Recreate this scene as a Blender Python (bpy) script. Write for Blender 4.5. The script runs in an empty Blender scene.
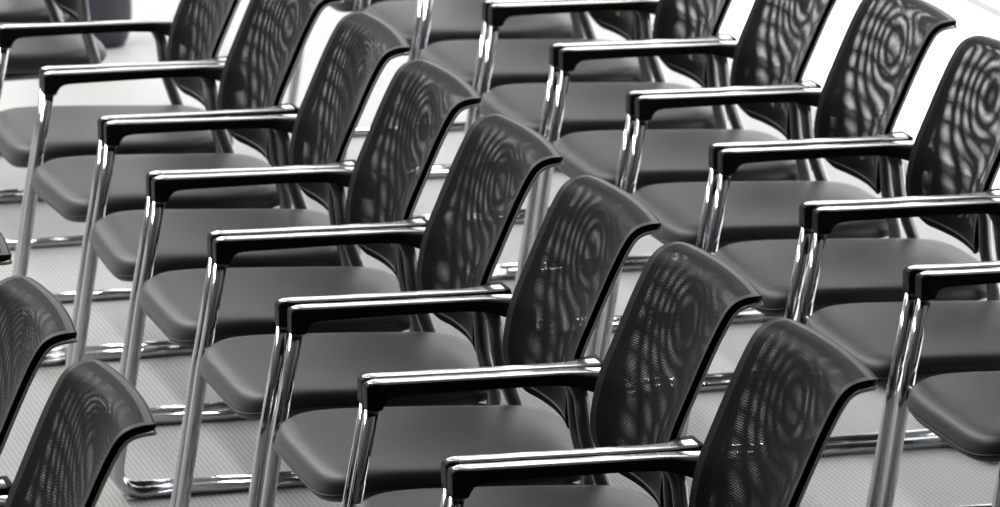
import bpy, bmesh, math, random
from mathutils import Vector, Matrix
random.seed(4)
S = bpy.context.scene
COL = S.collection

# ------------------------------------------------------------------ materials
def mat(name):
    m = bpy.data.materials.new(name); m.use_nodes = True
    n = m.node_tree.nodes; n.clear()
    return m, n, m.node_tree.links

def principled(name, col, rough=.5, metal=0., sheen=0., coat=0., spec=.5, bump=None, var=None):
    """bump: (scale, strength, distance); var: (scale, second colour)"""
    m, n, l = mat(name)
    o = n.new('ShaderNodeOutputMaterial'); b = n.new('ShaderNodeBsdfPrincipled')
    l.new(b.outputs[0], o.inputs[0])
    b.inputs['Base Color'].default_value = (*col, 1); b.inputs['Roughness'].default_value = rough
    b.inputs['Metallic'].default_value = metal; b.inputs['Sheen Weight'].default_value = sheen
    b.inputs['Sheen Roughness'].default_value = .4
    b.inputs['Coat Weight'].default_value = coat; b.inputs['Specular IOR Level'].default_value = spec
    tc = n.new('ShaderNodeTexCoord')
    if var:
        t = n.new('ShaderNodeTexNoise'); t.inputs['Scale'].default_value = var[0]
        mx = n.new('ShaderNodeMix'); mx.data_type = 'RGBA'
        mx.inputs['A'].default_value = (*col, 1); mx.inputs['B'].default_value = (*var[1], 1)
        l.new(tc.outputs['Object'], t.inputs['Vector']); l.new(t.outputs['Fac'], mx.inputs['Factor'])
        l.new(mx.outputs['Result'], b.inputs['Base Color'])
    if bump:
        t = n.new('ShaderNodeTexNoise'); t.inputs['Scale'].default_value = bump[0]
        t.inputs['Detail'].default_value = 4
        bp = n.new('ShaderNodeBump'); bp.inputs['Strength'].default_value = bump[1]
        bp.inputs['Distance'].default_value = bump[2]
        l.new(tc.outputs['Object'], t.inputs['Vector']); l.new(t.outputs['Fac'], bp.inputs['Height'])
        l.new(bp.outputs[0], b.inputs['Normal'])
    return m

M = {}
M['plastic'] = principled('black_plastic', (.004, .004, .004), .62, spec=.15, bump=(900, .15, .0005))
M['tube'] = principled('black_coated_steel', (.016, .017, .020), .32, spec=.9, coat=1.0)
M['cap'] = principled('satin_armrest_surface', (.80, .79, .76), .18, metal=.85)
M['chrome'] = principled('polished_chrome', (.52, .53, .55), .09, metal=1.0, var=(6, (.46, .47, .49)))
M['seat'] = principled('charcoal_upholstery', (.016, .0155, .015), .46, sheen=.10, spec=.35, bump=(700, .25, .0008), var=(3.2, (.021, .020, .019)))
M['seatshell'] = principled('black_seat_shell', (.010, .010, .011), .45)
M['piping'] = principled('grey_mesh_piping', (.30, .295, .285), .6, sheen=.4)
M['rubber'] = principled('black_rubber', (.01, .01, .01), .7)
M['wall'] = principled('white_plaster', (.36, .36, .355), .8, bump=(60, .1, .001))
M['ceil'] = principled('ceiling_paint', (.40, .40, .40), .9)
M['alu'] = principled('window_frame_aluminium', (.85, .85, .85), .5)
M['bag'] = principled('navy_nylon', (.006, .008, .017), .5, sheen=.2, bump=(80, .3, .003))
M['bagtrim'] = principled('dark_strap', (.02, .02, .022), .5)
M['frame'] = principled('matt_black_frame', (.004, .004, .004), .7, spec=.05)

def mesh_mat(name, pitch, thr, col, rough, sheen):
    """woven net: real see-through holes laid out in the fabric's own UV metres"""
    m, n, l = mat(name)
    o = n.new('ShaderNodeOutputMaterial'); b = n.new('ShaderNodeBsdfPrincipled')
    tr = n.new('ShaderNodeBsdfTransparent'); mx = n.new('ShaderNodeMixShader')
    b.inputs['Base Color'].default_value = (*col, 1); b.inputs['Roughness'].default_value = rough
    b.inputs['Sheen Weight'].default_value = sheen; b.inputs['Sheen Roughness'].default_value = .18; b.inputs['Specular IOR Level'].default_value = .06
    uv = n.new('ShaderNodeUVMap'); uv.uv_map = 'UVMap'
    sp = n.new('ShaderNodeSeparateXYZ'); l.new(uv.outputs[0], sp.inputs[0])
    outs = []
    for k in (0, 1):
        a = n.new('ShaderNodeMath'); a.operation = 'MULTIPLY'; a.inputs[1].default_value = 2 * math.pi / pitch[k]
        s = n.new('ShaderNodeMath'); s.operation = 'SINE'
        g = n.new('ShaderNodeMath'); g.operation = 'GREATER_THAN'; g.inputs[1].default_value = thr[k]
        l.new(sp.outputs[k], a.inputs[0]); l.new(a.outputs[0], s.inputs[0]); l.new(s.outputs[0], g.inputs[0])
        outs.append(g)
    mu = n.new('ShaderNodeMath'); mu.operation = 'MULTIPLY'
    l.new(outs[0].outputs[0], mu.inputs[0]); l.new(outs[1].outputs[0], mu.inputs[1])
    pass
    l.new(mu.outputs[0], mx.inputs[0]); l.new(b.outputs[0], mx.inputs[1]); l.new(tr.outputs[0], mx.inputs[2])
    l.new(mx.outputs[0], o.inputs[0])
    return m
M['net'] = mesh_mat('woven_net_front', (.0038, .0038), (.42, .05), (.003, .0029, .0028), .50, .28)
M['hem'] = principled('opaque_net_hem', (.003, .0029, .0028), .48, sheen=.32, spec=.08, bump=(600, .4, .0006))
M['net2'] = mesh_mat('woven_net_rear', (.0038, .0042), (.22, -.1), (.003, .003, .003), .6, .0)

def floor_mat():
    m, n, l = mat('ribbed_grey_carpet')
    o = n.new('ShaderNodeOutputMaterial'); b = n.new('ShaderNodeBsdfPrincipled')
    l.new(b.outputs[0], o.inputs[0])
    b.inputs['Roughness'].default_value = .55; b.inputs['Specular IOR Level'].default_value = .6
    b.inputs['Sheen Weight'].default_value = .15
    tc = n.new('ShaderNodeTexCoord')
    w = n.new('ShaderNodeTexWave'); w.wave_type = 'BANDS'; w.bands_direction = 'X'
    w.inputs['Scale'].default_value = 2 * math.pi / .011 / 20; w.inputs['Distortion'].default_value = .0
    l.new(tc.outputs['Object'], w.inputs['Vector'])
    w2 = n.new('ShaderNodeTexWave'); w2.wave_type = 'BANDS'; w2.bands_direction = 'Y'
    w2.inputs['Scale'].default_value = 2 * math.pi / .022 / 20
    l.new(tc.outputs['Object'], w2.inputs['Vector'])
    ns = n.new('ShaderNodeTexNoise'); ns.inputs['Scale'].default_value = 90; l.new(tc.outputs['Object'], ns.inputs['Vector'])
    ad = n.new('ShaderNodeMath'); ad.operation = 'MULTIPLY_ADD'; ad.inputs[1].default_value = .25
    l.new(w2.outputs['Fac'], ad.inputs[0]); l.new(w.outputs['Fac'], ad.inputs[2])
    ad2 = n.new('ShaderNodeMath'); ad2.operation = 'MULTIPLY_ADD'; ad2.inputs[1].default_value = .25
    l.new(ns.outputs['Fac'], ad2.inputs[0]); l.new(ad.outputs[0], ad2.inputs[2])
    r = n.new('ShaderNodeValToRGB')
    r.color_ramp.elements[0].position = .1; r.color_ramp.elements[0].color = (.215, .21, .20, 1)
    r.color_ramp.elements[1].position = 1.1; r.color_ramp.elements[1].color = (.36, .355, .34, 1)
    l.new(ad2.outputs[0], r.inputs[0]); l.new(r.outputs[0], b.inputs['Base Color'])
    bp = n.new('ShaderNodeBump'); bp.inputs['Strength'].default_value = .25; bp.inputs['Distance'].default_value = .002
    l.new(ad2.outputs[0], bp.inputs['Height']); l.new(bp.outputs[0], b.inputs['Normal'])
    return m
M['floor'] = floor_mat()

def glass_mat(name='window_glass', tint=1.0):
    m, n, l = mat(name)
    o = n.new('ShaderNodeOutputMaterial'); g = n.new('ShaderNodeBsdfGlossy'); g.inputs['Roughness'].default_value = .02
    t = n.new('ShaderNodeBsdfTransparent'); t.inputs[0].default_value = (tint, tint, tint, 1); f = n.new('ShaderNodeFresnel'); f.inputs[0].default_value = 1.45
    mx = n.new('ShaderNodeMixShader')
    ge = n.new('ShaderNodeNewGeometry'); inv = n.new('ShaderNodeMath'); inv.operation = 'SUBTRACT'; inv.inputs[0].default_value = 1
    mf = n.new('ShaderNodeMath'); mf.operation = 'MULTIPLY'        # reflect only off the entering face
    l.new(ge.outputs['Backfacing'], inv.inputs[1]); l.new(inv.outputs[0], mf.inputs[0]); l.new(f.outputs[0], mf.inputs[1])
    l.new(mf.outputs[0], mx.inputs[0]); l.new(t.outputs[0], mx.inputs[1]); l.new(g.outputs[0], mx.inputs[2])
    l.new(mx.outputs[0], o.inputs[0])
    return m
M['glass'] = glass_mat()
M['tinted'] = glass_mat('tinted_window_glass', .95)

# ------------------------------------------------------------------ helpers
def obj(name, bm, m, parent=None, smooth=True, uvs=None):
    me = bpy.data.meshes.new(name)
    bmesh.ops.recalc_face_normals(bm, faces=bm.faces)
    bm.to_mesh(me); bm.free()
    if isinstance(m, str): m = M[m]
    me.materials.append(m)
    for p in me.polygons: p.use_smooth = smooth
    o = bpy.data.objects.new(name, me); COL.objects.link(o)
    if parent: o.parent = parent
    return o

def autosmooth(o, deg=40):
    me = o.data
    me.set_sharp_from_angle(angle=math.radians(deg))
    return o

def loft(bm, rings, closed=False, cap=True):
    R = [[bm.verts.new(p) for p in r] for r in rings]
    n = len(R[0])
    for i in range(len(R) - (0 if closed else 1)):
        a, b = R[i], R[(i + 1) % len(R)]
        for j in range(n):
            bm.faces.new((a[j], a[(j + 1) % n], b[(j + 1) % n], b[j]))
    if cap and not closed:
        bm.faces.new(R[0]); bm.faces.new(list(reversed(R[-1])))
    return R

def fillet(pts, radii, seg=8):
    pts = [Vector(p) for p in pts]; out = [pts[0]]
    for i in range(1, len(pts) - 1):
        p, a, b = pts[i], pts[i - 1], pts[i + 1]; r = radii[i - 1]
        u = (a - p).normalized(); v = (b - p).normalized()
        ang = u.angle(v); t = min(r / math.tan(ang / 2), .48 * (a - p).length, .48 * (b - p).length); rr = t * math.tan(ang / 2)
        c = p + (u + v).normalized() * (rr / math.sin(ang / 2))
        s = p + u * t - c; e = p + v * t - c
        om = s.angle(e)
        for k in range(seg + 1):
            q = k / seg
            out.append(c + (s * math.sin((1 - q) * om) + e * math.sin(q * om)) / math.sin(om))
    out.append(pts[-1])
    return out

def tube(bm, path, rx, ry=None, seg=16, closed=False, up=Vector((0, 1, 0)), rs=None, power=1.0, flat=False):
    """sweep an oval (rx along `up`-ish side, ry across) along the path"""
    ry = ry or rx; n = len(path); rings = []; side = None
    for i, p in enumerate(path):
        if closed: t = (path[(i + 1) % n] - path[i - 1]).normalized()
        else: t = (path[min(i + 1, n - 1)] - path[max(i - 1, 0)]).normalized()
        if side is None: side = (up - t * up.dot(t)).normalized()
        else: side = (side - t * side.dot(t)).normalized()
        o = t.cross(side)
        k = rs[i] if rs else 1; kx = 1 if flat else k
        ring = []
        for j in range(seg):
            a = 2 * math.pi * j / seg; c, s = math.cos(a), math.sin(a)
            if power != 1: c = math.copysign(abs(c) ** power, c); s = math.copysign(abs(s) ** power, s)
            ring.append(p + side * (rx * kx * c) + o * (ry * k * s))
        rings.append(ring)
    loft(bm, rings, closed)

def interp(tab, x):
    if x <= tab[0][0]: return tab[0][1:]
    for a, b in zip(tab, tab[1:]):
        if x <= b[0]:
            t = (x - a[0]) / (b[0] - a[0])
            return tuple(a[k] + (b[k] - a[k]) * t for k in range(1, len(a)))
    return tab[-1][1:]

def smooth(t): t = max(0, min(1, t)); return t * t * (3 - 2 * t)

def catmull(P, n):
    P = [Vector(p) for p in P]; P = [2 * P[0] - P[1]] + P + [2 * P[-1] - P[-2]]; out = []
    for i in range(1, len(P) - 2):
        for k in range(n):
            t = k / n; a, b, c, d = P[i - 1:i + 3]
            out.append(.5 * ((2 * b) + (c - a) * t + (2 * a - 5 * b + 4 * c - d) * t * t + (3 * b - a - 3 * c + d) * t ** 3))
    out.append(P[-2]); return out

def box(bm, x0, x1, y0, y1, z0, z1):
    r = bmesh.ops.create_cube(bm, size=1)
    for v in r['verts']:
        v.co = Vector(((x0 + x1) / 2 + v.co.x * (x1 - x0), (y0 + y1) / 2 + v.co.y * (y1 - y0), (z0 + z1) / 2 + v.co.z * (z1 - z0)))

def tag(o, label, cat, group=None):
    o['label'] = label; o['category'] = cat
    if group: o['group'] = group
    return o

# ------------------------------------------------------------------ the chair  (front = -X, width = Y, origin on the floor under the armrest front)
# backrest: side profile of the front face at its side edges (x, z)
PROF = catmull([(.394, 0, .508), (.387, 0, .545), (.391, 0, .60), (.405, 0, .66), (.433, 0, .726), (.460, 0, .786), (.475, 0, .817), (.489, 0, .843), (.503, 0, .864), (.520, 0, .8765), (.543, 0, .882), (.564, 0, .8795)], 10)
PL = [0.0]
for a, b in zip(PROF, PROF[1:]): PL.append(PL[-1] + (b - a).length)
VL = PL[-1]
BW = .212           # half width
CONC = .034         # how far the middle is pushed back
def prof(v):
    v = max(0, min(VL, v))
    for i in range(len(PL) - 1):
        if v <= PL[i + 1]:
            t = (v - PL[i]) / (PL[i + 1] - PL[i]); p = PROF[i].lerp(PROF[i + 1], t)
            tg = (PROF[i + 1] - PROF[i]).normalized()
            return p, tg
def surf(u, v, off=0.0):
    """point of the backrest face; off > 0 goes to the rear of it"""
    p, tg = prof(v)
    nr = Vector((tg.z, 0, -tg.x))           # rearward normal
    q = 1 - (u / BW) ** 2; f = smooth((v / VL - .5) / .5)
    return Vector((p.x - .014 + CONC * q * (1 - .6 * f), u, p.z + .003 * q * f)) + nr * off
def halfw(v):
    rb, rt = .085, .026
    w = BW - .006 * (1 - v / VL)
    if v < rb: w -= rb - math.sqrt(max(0, rb * rb - (rb - v) ** 2))
    if v > VL - rt: w -= rt - math.sqrt(max(0, rt * rt - (v - VL + rt) ** 2))
    return w

def outline(inset, off, grow=0.0):
    """closed loop round the backrest"""
    pts = []
    vs = [VL * (.5 - .5 * math.cos(math.pi * i / 60)) for i in range(61)]
    vs = [min(max(v, .0), VL) for v in vs]
    right = [(halfw(v) - 0, v) for v in vs]
    loop = [(u, v) for u, v in right] + [(-u, v) for u, v in reversed(right)]
    # inset towards the inside
    out = []
    n = len(loop)
    for i, (u, v) in enumerate(loop):
        a, b = loop[i - 1], loop[(i + 1) % n]
        tx, ty = b[0] - a[0], b[1] - a[1]; L = math.hypot(tx, ty) or 1
        nx, ny = -ty / L, tx / L            # inward for this winding
        k = 1 + grow * smooth((.75 - v / VL) / .6); out.append((u + nx * inset * k, v + ny * inset * k))
    # drop near-duplicate points, fill the long straight ends
    res = []
    for i, q in enumerate(out):
        a = out[i]; b = out[(i + 1) % n]
        d = math.hypot(a[0] - b[0], a[1] - b[1])
        if d < 1e-4: continue
        k = max(1, int(d / .02))
        for j in range(k): res.append((a[0] + (b[0] - a[0]) * j / k, a[1] + (b[1] - a[1]) * j / k))
    return [surf(u, v, off * (1 + grow * 0 * smooth((.75 - v / VL) / .6))) for u, v in res]

def net(bm, inset, offf, nu=24, nv=56, hem=False):
    uvl = bm.loops.layers.uv.new('UVMap'); g = []
    for i in range(nv + 1):
        v = inset + (VL - 2 * inset) * (.5 - .5 * math.cos(math.pi * i / nv))
        row = []
        for j in range(nu + 1):
            u = (halfw(v) - inset) * (2 * j / nu - 1)
            q = bm.verts.new(surf(u, v, offf(u, v))); row.append((q, u, v))
        g.append(row)
    for i in range(nv):
        for j in range(nu):
            qs = (g[i][j], g[i][j + 1], g[i + 1][j + 1], g[i + 1][j])
            f = bm.faces.new([q[0] for q in qs])
            for lp, q in zip(f.loops, qs): lp[uvl].uv = (q[1] + 1, q[2] + 1)
            if hem and (j in (0, nu - 1) or min(sum(q[2] for q in qs) / 4, VL - sum(q[2] for q in qs) / 4) < .016): f.material_index = 1

def rrect(x, y0, y1, z0, z1, r, seg=3):
    r = min(r, (z1 - z0) * .49, (y1 - y0) * .49); out = []
    for cy, cz, a0 in ((y1 - r, z1 - r, 0), (y0 + r, z1 - r, 90), (y0 + r, z0 + r, 180), (y1 - r, z0 + r, 270)):
        for k in range(seg + 1):
            a = math.radians(a0 + 90 * k / seg); out.append(Vector((x, cy + r * math.cos(a), cz + r * math.sin(a))))
    return out

def arm_cols():
    # x, bottom z, top z
    return [(-.0050, .615, .655), (-.0035, .614, .6585), (.000, .6135, .6605), (.010, .613, .6615), (.018, .613, .6615), (.0225, .614, .6614),
            (.026, .622, .6613), (.031, .629, .661), (.038, .6335, .661), (.050, .6355, .6607), (.08, .636, .660), (.14, .6362, .659), (.20, .6362, .658),
            (.26, .636, .657), (.31, .635, .6563), (.345, .633, .656), (.37, .629, .6555), (.39, .624, .6555), (.405, .616, .6553), (.42, .612, .655), (.432, .612, .6545)]

def make_chair():
    t = bpy.data.objects.new('armchair', None); COL.objects.link(t)
    # --- seat cushion: rounded plan, domed top, waterfall front
    bm = bmesh.new(); rings = []
    nA = 72
    def plan(a, ins):
        # superellipse-like plan with different front and rear corners
        c, s = math.cos(a), math.sin(a)
        pw = .30 if c < 0 else .74
        x = .201 + (.263 - ins) * math.copysign(abs(c) ** pw, c)
        y = (.236 - ins) * math.copysign(abs(s) ** (.36 if c < 0 else .44), s)
        return x, y
    def ztop(x, y):
        z = .482 - .010 * smooth((x - .05) / .3) - .006 * (1 - (y / .24) ** 2) * smooth(x / .2)
        z += .004 * smooth((x - .33) / .12)
        d = max(0, .10 - (x + .062)) / .10
        return z - .016 * d ** 2.2
    prof_s = [(.060, -.046), (.020, -.048), (.008, -.044), (.001, -.034), (0, -.024), (.002, -.015), (.007, -.007), (.016, -.002), (.034, 0), (.070, .001), (.12, .001), (.17, .001), (.21, .001)]
    for ins, dz in prof_s:
        ring = []
        for i in range(nA):
            a = 2 * math.pi * i / nA; x, y = plan(a, ins)
            fr = smooth((.09 - x) / .12)
            ring.append(Vector((x, y, ztop(x, y) + dz * (1 + .12 * fr))))
        rings.append(ring)
    loft(bm, rings)
    seat = obj('seat', bm, 'seat', t)
    bm = bmesh.new()            # shell under the cushion
    rr = []
    for ins, z in ((.030, .443), (.034, .430), (.055, .422), (.11, .418)):
        rr.append([Vector((plan(2 * math.pi * i / nA, ins)[0], plan(2 * math.pi * i / nA, ins)[1], z - .012 * smooth((.09 - plan(2 * math.pi * i / nA, ins)[0]) / .12))) for i in range(nA)])
    loft(bm, rr)
    obj('seat_shell', bm, 'seatshell', t)
    # seam line round the cushion
    bm = bmesh.new()
    path = [Vector((plan(2 * math.pi * i / nA, -.0005)[0], plan(2 * math.pi * i / nA, -.0005)[1], ztop(*plan(2 * math.pi * i / nA, 0)) - .030 * (1 + .12 * smooth((.09 - plan(2 * math.pi * i / nA, 0)[0]) / .12)))) for i in range(nA)]
    tube(bm, path, .0013, seg=6, closed=True, up=Vector((0, 0, 1)))
    obj('seam', bm, 'seatshell', seat)
    # --- cross beam carrying the seat, under its front, fixed to both legs
    bm = bmesh.new()
    path = fillet([(-.0265, .262, .452), (-.018, .235, .446), (-.004, .215, .412), (.03, .19, .408), (.03, -.19, .408), (-.004, -.215, .412), (-.018, -.235, .446), (-.0265, -.262, .452)], [.01, .02, .03, .03, .02, .01])
    tube(bm, path, .0075, seg=10, up=Vector((0, 0, 1)))
    for s in (1, -1):
        tube(bm, [Vector((.03, s * .17, .408)), Vector((.39, s * .17, .412))], .010, seg=10)
    obj('seat_support', bm, 'tube', t)
    # --- chrome sled base
    R = .0121
    for s in (1, -1):
        y = s * .261
        bm = bmesh.new()
        path = fillet([(.008, y, .616), (-.033, y, .40), (-.0965, y - 0 * s, R), (.03, y, R)], [.9, .062], 12)
        tube(bm, path, R, R * 1.05, seg=18)
        leg = obj('leg', bm, 'chrome', t)
        bm = bmesh.new()        # collar pin where the leg enters the armrest
        tube(bm, [Vector((.0083, y, .611)), Vector((.0086, y, .618))], R * 1.12, seg=18)
        obj('collar', bm, 'tube', leg)
        bm = bmesh.new()
        path = fillet([(.03, y, R), (.545, y, R), (.548, s * .10, R)], [.075], 12)
        tube(bm, path, R, seg=18, up=Vector((0, 0, 1)))
        run = obj('floor_runner', bm, 'chrome', t)
        for gx in (.07, .43):
            bm = bmesh.new(); tube(bm, [Vector((gx, y, R * .45)), Vector((gx + .035, y, R * .45))], R * .62, R * .45, seg=10)
            obj('glide', bm, 'rubber', run)
        # rear support tube: armrest rear down to the seat
        bm = bmesh.new()
        path = catmull([(.362, y - s * .002, .640), (.375, y - s * .004, .612), (.379, y - s * .007, .575), (.384, y - s * .012, .535), (.397, y - s * .022, .49), (.410, y - s * .034, .445), (.408, y - s * .055, .415), (.385, y - s * .09, .410)], 6)
        tube(bm, path, .0125, .0135, seg=14)
        obj('support_tube', bm, 'tube', t)
    bm = bmesh.new()
    tube(bm, [Vector((.548, .10, R)), Vector((.548, -.10, R))], R, seg=18)
    obj('crossbar', bm, 'chrome', t)
    # --- armrests
    for s in (1, -1):
        def ys(x):
            yi = .2435 - .048 * smooth((x - .345) / .09)
            yo = .2785 - .010 * smooth((x - .36) / .08) - .002 * smooth((.01 - x) / .02)
            return (yi, yo) if s > 0 else (-yo, -yi)
        bm = bmesh.new(); rings = [rrect(x, *ys(x), zb, zt, .005) for x, zb, zt in arm_cols()]
        loft(bm, rings)
        arm = autosmooth(obj('armrest', bm, 'plastic', t), 50)
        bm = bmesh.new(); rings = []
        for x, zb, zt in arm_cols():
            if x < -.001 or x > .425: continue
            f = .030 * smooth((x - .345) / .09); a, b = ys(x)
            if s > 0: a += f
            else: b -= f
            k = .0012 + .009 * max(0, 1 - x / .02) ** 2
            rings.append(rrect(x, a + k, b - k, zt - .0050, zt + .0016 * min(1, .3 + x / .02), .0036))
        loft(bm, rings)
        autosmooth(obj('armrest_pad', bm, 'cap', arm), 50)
    # --- backrest
    bm = bmesh.new()
    path = outline(.0115, .0078, .8)
    zs = [1 + .8 * smooth((.79 - p.z) / .24) for p in path]
    tube(bm, path, .0065, .0130, seg=14, closed=True, up=Vector((1, 0, 0)), power=.75, rs=zs, flat=True)
    frame = obj('backrest_frame', bm, 'frame', t)
    for s in (1, -1):           # brackets tying the frame to the armrests and down behind the seat
        bm = bmesh.new()
        path = catmull([(.425, s * .250, .640), (.432, s * .225, .630), (.424, s * .200, .625), (.420, s * .186, .618)], 5)
        tube(bm, path, .014, .013, seg=12, up=Vector((1, 0, 0)))
        obj('bracket', bm, 'plastic', frame)
    bm = bmesh.new(); net(bm, .001, lambda u, v: -.0005, hem=True)
    obj('mesh_panel', bm, 'net', t).data.materials.append(M['hem'])
    def sep(u, v):
        e = max(0, 1 - (u / (BW - .02)) ** 2) ** .5
        return .0045 + DSEP * e * math.exp(-((v - VL * .68) / .115) ** 2 - ((u - .055) / .125) ** 2)
    bm = bmesh.new(); net(bm, .022, sep)
    obj('rear_mesh_panel', bm, 'net2', t)
    bm = bmesh.new()
    tube(bm, outline(-.0030, .0135), .0026, seg=8, closed=True, up=Vector((1, 0, 0)))
    obj('edge_piping', bm, 'piping', frame)
    return t
DSEP = .0085
proto = make_chair()

def copy_tree(o, parent=None):
    c = o.copy(); COL.objects.link(c); c.parent = parent
    for ch in list(o.children): copy_tree(ch, c)
    return c

ordn = ['nearest the camera', 'second nearest the camera', 'third nearest the camera', 'fourth nearest the camera', 'fifth nearest the camera', 'sixth nearest the camera',
        'seventh nearest the camera', 'eighth nearest the camera', 'ninth nearest the camera', 'tenth nearest the camera', 'eleventh nearest the camera']
def row(xs, what, group):
    for k, (x, y, yaw) in enumerate(xs): CH.append((x, y, yaw, 'black mesh-back chrome-legged armchair in the %s, %s' % (what, ordn[k]), group))
CH = []
rowA = [(.001, -2.292, 0), (.005, -1.719, 0), (.007, -1.155, 0), (-.002, -.574, 0), (0, 0, 0), (.008, .569, -2.0), (.004, 1.141, 2.5), (-.001, 1.722, 0), (-.07, 2.83, 0), (-.05, 3.41, 0)]
rowC = [(1.178, -1.223, 0), (1.172, -.651, 0), (1.164, -.075, 0), (1.164, .507, 0), (1.161, 1.085, 0), (1.155, 1.661, 0), (1.155, 2.236, 0), (1.155, 2.81, 0), (1.155, 3.385, 0)]
rowB = [(-1.114, -2.245, 0), (-1.117, -1.65, 0), (-1.117, -1.075, 0)]
row(rowA, 'long middle row', 'armchairs in the long middle row')
row(rowC, 'right-hand row beside the window', 'armchairs in the right-hand row')
row(rowB, 'short left-hand row', 'armchairs in the left-hand row')
for i, (x, y, yaw, lab, grp) in enumerate(CH):
    o = proto if i == 0 else copy_tree(proto)
    o.location = (x + .003, y - .034, 0); o.rotation_euler = (0, 0, math.radians(yaw)); tag(o, lab, 'chair', grp)

# ------------------------------------------------------------------ bag on the floor far left
def make_bag(loc, rz):
    t = bpy.data.objects.new('travel_bag', None); COL.objects.link(t); t.location = loc; t.rotation_euler = (0, 0, rz)
    bm = bmesh.new(); rings = []
    for k in range(17):
        q = k / 16; z = .46 * q
        w = .150 * (1 - .10 * q ** 2); d = .10 * (1 - .2 * q ** 2)
        e = 1 - .10 * max(0, 1 - k / 1.5) - .12 * max(0, (k - 14.5) / 1.5)
        rings.append([Vector((e * w * math.copysign(abs(math.cos(a)) ** .5, math.cos(a)) + .005 * math.sin(9 * q + 3 * a), e * d * math.copysign(abs(math.sin(a)) ** .5, math.sin(a)), z)) for a in [2 * math.pi * i / 40 for i in range(40)]])
    loft(bm, rings); obj('bag_body', bm, 'bag', t)
    for s in (-1, 1):
        bm = bmesh.new(); tube(bm, catmull([(-.07, s * .04, .45), (-.06, s * .045, .54), (0, s * .04, .58), (.06, s * .045, .54), (.07, s * .04, .45)], 6), .007, seg=8)
        obj('handle', bm, 'bagtrim', t)
    tag(t, 'dark navy bag standing on the floor behind the middle row', 'bag')
make_bag((.79, 5.12, 0), .1)

# ------------------------------------------------------------------ the room
def struct(name, bm, m):
    o = obj(name, bm, m, None, False); o['kind'] = 'structure'; return o
X0, X1, Y0, Y1, H = -7.0, 2.50, -12.5, 12.0, 6.2
bm = bmesh.new(); box(bm, X0 - .2, X1 + .15, Y0 - .2, Y1 + .2, -.12, 0); struct('floor', bm, 'floor')
bm = bmesh.new(); box(bm, X0 - .2, X1 + .2, Y0 - .2, Y1 + .2, H, H + .15); struct('ceiling', bm, 'ceil')
bm = bmesh.new(); box(bm, X0 - .2, X0, Y0, Y1, 0, H); struct('wall_left', bm, 'wall')
bm = bmesh.new(); box(bm, X0 - .2, X1 + .2, Y0 - .2, Y0, 0, H); struct('wall_front', bm, 'wall')
# far wall: a low parapet, a head and piers around wide windows
bm = bmesh.new()
box(bm, X0 - .2, X1 + .2, Y1, Y1 + .2, 0, .55); box(bm, X0 - .2, X1 + .2, Y1, Y1 + .2, 4.6, H)
box(bm, X0 - .2, -.5, Y1, Y1 + .2, .55, 4.6); box(bm, 2.4, 2.65, Y1, Y1 + .2, .55, 4.6)
struct('wall_far', bm, 'wall')
n = 1
def window(n, axis, p, a0, a1, z0, z1, nm, rail, glass='glass'):
    bm = bmesh.new(); f = .035
    def bx(u0, u1, w0, w1, q0=0., q1=.07):
        if axis == 'y': box(bm, u0, u1, p + q0, p + q1, w0, w1)
        else: box(bm, p + q0, p + q1, u0, u1, w0, w1)
    bx(a0, a1, z0, z0 + f); bx(a0, a1, z1 - f, z1); bx(a0, a0 + f, z0 + f, z1 - f); bx(a1 - f, a1, z0 + f, z1 - f)
    for k in range(1, nm):
        c = a0 + (a1 - a0) * k / nm; bx(c - .025, c + .025, z0 + f, z1 - f)
    if rail: bx(a0 + f, a1 - f, rail, rail + .022, .02, .05)
    w = struct('window_%d' % n, bm, 'alu')
    bm = bmesh.new()
    if axis == 'y': box(bm, a0, a1, p + .03, p + .036, z0, z1)
    else: box(bm, p + .03, p + .036, a0, a1, z0, z1)
    obj('window_pane', bm, glass, w, False)
for x0, x1 in ((-.5, 2.4),):
    window(n, 'y', Y1 + .05, x0, x1, .55, 4.6, 2, 0); n += 1
# right: floor-to-ceiling glazing
for y0, y1, z1, nm in ((-2.1, 1.5, 1.1, 2), (1.6, 7.9, 5.8, 1), (8.0, 11.9, 5.8, 2)):
    window(n, 'x', X1, y0, y1, 0.0, z1, nm, .515, 'tinted'); n += 1
bm = bmesh.new(); box(bm, X1, X1 + .2, Y0, -2.1, 0, H); box(bm, X1, X1 + .2, -2.1, 1.5, 1.1, H); box(bm, X1, X1 + .2, 1.5, 1.6, 0, H); box(bm, X1, X1 + .2, 1.6, Y1, 5.8, H)
for y in (7.9, 11.9): box(bm, X1, X1 + .2, y, y + .1, 0, 5.8)
struct('wall_right', bm, 'wall')

# ------------------------------------------------------------------ daylight
w = bpy.data.worlds.new('sky'); S.world = w; w.use_nodes = True
nt = w.node_tree; bg = nt.nodes['Background']; bg.inputs[0].default_value = (.97, .985, 1.0, 1); bg.inputs[1].default_value = 1.0
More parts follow.
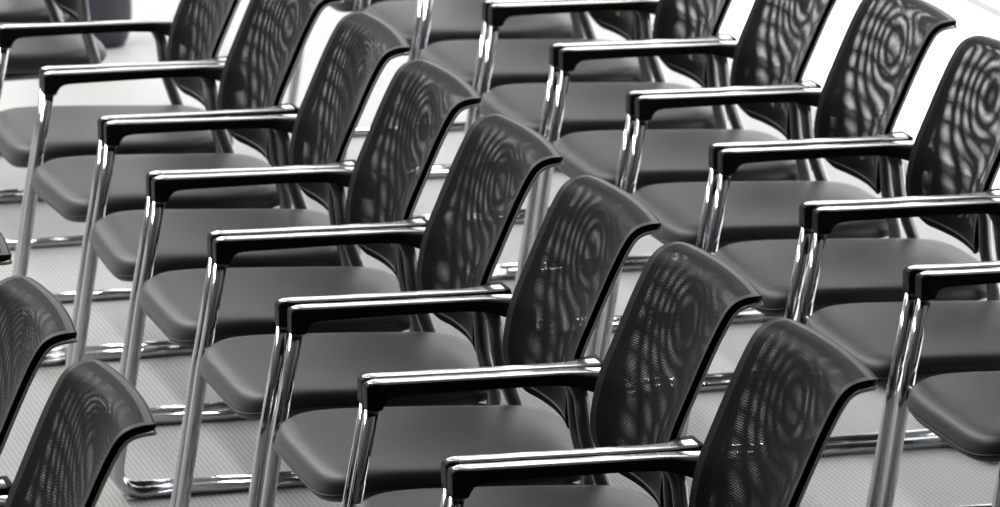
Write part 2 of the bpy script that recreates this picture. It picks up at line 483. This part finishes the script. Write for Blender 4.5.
# overcast sky, brighter towards the sun's side (+X)
tcw = nt.nodes.new('ShaderNodeTexCoord'); spw = nt.nodes.new('ShaderNodeSeparateXYZ'); nt.links.new(tcw.outputs['Generated'], spw.inputs[0])
mrw = nt.nodes.new('ShaderNodeMapRange'); mrw.interpolation_type = 'SMOOTHSTEP'
for k, v in zip((1, 2, 3, 4), (-.2, .3, 2.2, 3.8)): mrw.inputs[k].default_value = v
nt.links.new(spw.outputs[0], mrw.inputs[0]); nt.links.new(mrw.outputs[0], bg.inputs[1])
def portal(name, loc, rot, sx, sy):
    l = bpy.data.lights.new(name, 'AREA'); l.shape = 'RECTANGLE'; l.size = sx; l.size_y = sy; l.cycles.is_portal = True
    o = bpy.data.objects.new(name, l); COL.objects.link(o); o.location = loc; o.rotation_euler = rot
portal('daylight_far', (.95, Y1 + .02, 2.575), (math.radians(-90), 0, 0), 2.9, 4.05)
portal('daylight_right', (X1 + .09, 4.9, 2.9), (0, math.radians(90), 0), 5.8, 14.2)
# added fill strips out of frame, brightening the floor and streaking the chrome
for x, e in ((-3.4, 1050), (-1.4, 160)):
    l = bpy.data.lights.new('added_fill_light', 'AREA'); l.shape = 'RECTANGLE'; l.size = .35; l.size_y = 12; l.energy = e
    o = bpy.data.objects.new('added_fill_light', l); COL.objects.link(o); o.location = (x, 6.0, 6.0)

# ------------------------------------------------------------------ camera (solved from the chairs' corners)
cam = bpy.data.cameras.new('camera'); co = bpy.data.objects.new('camera', cam); COL.objects.link(co)
th, e, ro = math.radians(74.5634), math.radians(12.949), math.radians(-.2329)
h = Vector((math.cos(th) * math.cos(e), math.sin(th) * math.cos(e), -math.sin(e)))
r = Vector((math.sin(th), -math.cos(th), 0)); u = r.cross(h)
r, u = r * math.cos(ro) + u * math.sin(ro), u * math.cos(ro) - r * math.sin(ro)
mw = Matrix((r, u, -h)).transposed().to_4x4(); mw.translation = (-2.1036, -9.9861, 2.8961)
co.matrix_world = mw
cam.sensor_width = 36; cam.lens = 5332.73 / 1000 * 36; cam.clip_end = 200
cam.dof.use_dof = True; cam.dof.focus_distance = 9.0; cam.dof.aperture_fstop = 11.0
S.camera = co
S.view_settings.view_transform = 'Standard'; S.view_settings.look = 'None'; S.view_settings.gamma = 1
S.view_settings.use_curve_mapping = False; S.view_settings.exposure = 0.0
